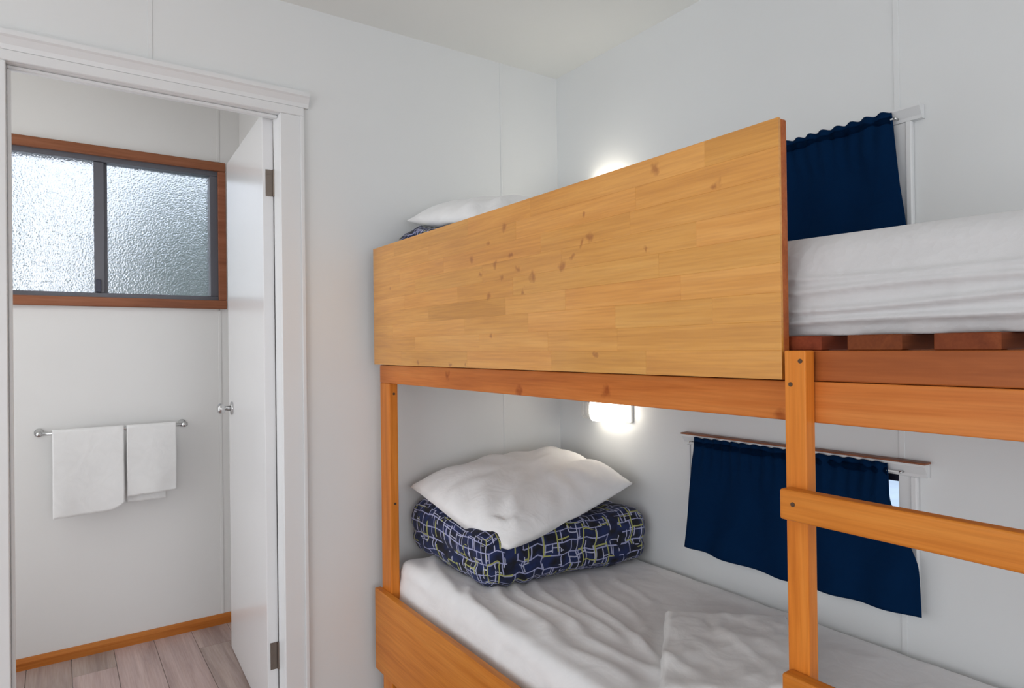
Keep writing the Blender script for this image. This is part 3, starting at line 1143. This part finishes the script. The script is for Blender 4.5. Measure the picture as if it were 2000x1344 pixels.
add_prism(bm, lamp_profile(XB-.0145, XB-.052, .984, 1.054), 'Y', 1.946, 1.996)
obj('ribbed_end_cap', bm, LAMPW, lp)
copy_thing(lp, (0, .02, .868), 'lit reading lamp above the upper bunk, mostly hidden by the guard panel')

# ------------------------------------------------------------------ bathroom towels on their rail
rl = thing('towel_rail', 'chrome towel rail on the bathroom wall below the window', 'towel rail', (.2, YC, .945))
RY = YC-.07
bm = bmesh.new()
add_tube(bm, [(-.075, RY, .945), (.475, RY, .945)], .0075, 14)
obj('bar', bm, CHROME, rl, True)
for x in (-.062, .462):
    bm = bmesh.new()
    add_tube(bm, [(x, YC-.001, .945), (x, YC-.007, .945), (x, YC-.012, .945), (x, RY+.010, .945), (x, RY+.008, .945)], [.017, .017, .008, .007, .008], 16)
    add_tube(bm, [(x, RY+.014, .945), (x, RY-.011, .945)], .0105, 16)
    obj('bracket', bm, CHROME, rl, True)


def hung_towel(x0, x1, zf, zb, th, seed, shift=0.0, round_corner=0.0, n=40):
    """cloth folded over the bar; front hangs to zf, back to zb"""
    R = .0078+th/2
    path = []
    k1 = 34
    for i in range(k1+1):
        path.append((RY-R-.002*math.sin(i/k1*3.1), zf+(.945-zf)*i/k1, 1-i/k1))
    for i in range(1, 9):
        a = math.pi-i*math.pi/9
        path.append((RY+R*math.cos(a), .945+R*math.sin(a), 0))
    for i in range(k1+1):
        path.append((RY+R, .945-(.945-zb)*i/k1, -i/k1))
    bm = bmesh.new()
    rows_ = []
    for (y, z, t) in path:
        row = []
        for i in range(n+1):
            u = i/n
            x = x0+(x1-x0)*u
            if t < 0:
                x += shift*min(1, -t*3)*u
            front = max(0, t)
            wv = (.005*math.sin(u*7+seed)+.004*nz(u+seed, t, 0, 3))*abs(t)
            zz = z
            if t > .0:
                zz += .008*(u-.5)*t+.003*nz(u, seed, 0, 5)*t
                if round_corner:
                    c = max(0, (u-.80)/.2)
                    zz += round_corner*c*c*max(0, (t-.8)/.2)
            yy = y-wv if t >= 0 else y+min(0.018, abs(wv))
            row.append(bm.verts.new((x+.003*nz(t, u*.3, seed, 4)*abs(t), yy, zz)))
        rows_.append(row)
    for a, b in zip(rows_, rows_[1:]):
        for i in range(n):
            bm.faces.new((a[i], a[i+1], b[i+1], b[i]))
    bmesh.ops.recalc_face_normals(bm, faces=bm.faces)
    bmesh.ops.solidify(bm, geom=bm.faces[:], thickness=th*.5)
    bmesh.ops.recalc_face_normals(bm, faces=bm.faces)
    return bm


t1 = obj('hanging_towel', hung_towel(-.018, .230, .605, .64, .012, 1, 0, .03), TOWEL, None, True, (.1, RY, .945))
tag(t1, 'larger white towel hanging on the left of the bathroom rail', 'towel')
bm = hung_towel(.240, .428, .66, .628, .012, 4, -.04)
t2 = obj('hanging_towel', bm, TOWEL, None, True, (.33, RY, .945))
tag(t2, 'smaller white towel hanging on the right of the bathroom rail, back layer showing below', 'towel')

# ------------------------------------------------------------------ outside the windows
gr = struct('ground', box(-6, 7, -6, 9, -.4, -.06), SOIL, 'pale concrete ground outside the cabin walls', 'ground')


def tree(x, y, z0, h, r, seed, label, nleaf=1500):
    random.seed(seed)
    t = thing('garden_tree', label, 'tree', (x, y, -.06))
    bm = bmesh.new()
    add_tube(bm, [(x, y, -.06), (x+.04, y, z0), (x, y+.05, z0+h*.5)], [.09, .07, .03], 10)
    obj('trunk', bm, BARK, t, True)
    bm = bmesh.new()
    for _ in range(nleaf):
        while True:
            p = Vector((random.uniform(-1, 1), random.uniform(-1, 1), random.uniform(-1, 1)))
            if .25 < p.length < 1:
                break
        c = Vector((x, y, z0+h*.5))+Vector((p.x*r, p.y*r, p.z*h*.5))
        d = Vector((random.uniform(-1, 1), random.uniform(-1, 1), random.uniform(-.6, .6))).normalized()
        s = d.orthogonal().normalized()
        L = random.uniform(.06, .12)
        q = [c-d*L, c+s*L*.4+Vector((0, 0, .01)), c+d*L, c-s*L*.4+Vector((0, 0, .01))]
        bm.faces.new([bm.verts.new(v) for v in q])
    tag(obj('foliage', bm, BLADE, t), kind='stuff')


tree(.95, 5.3, .8, 1.75, .85, 5, 'leafy garden shrub blurred behind the right frosted pane')
tree(-1.15, 5.7, .9, 2.1, .85, 9, 'leafy garden shrub blurred behind the left frosted pane')
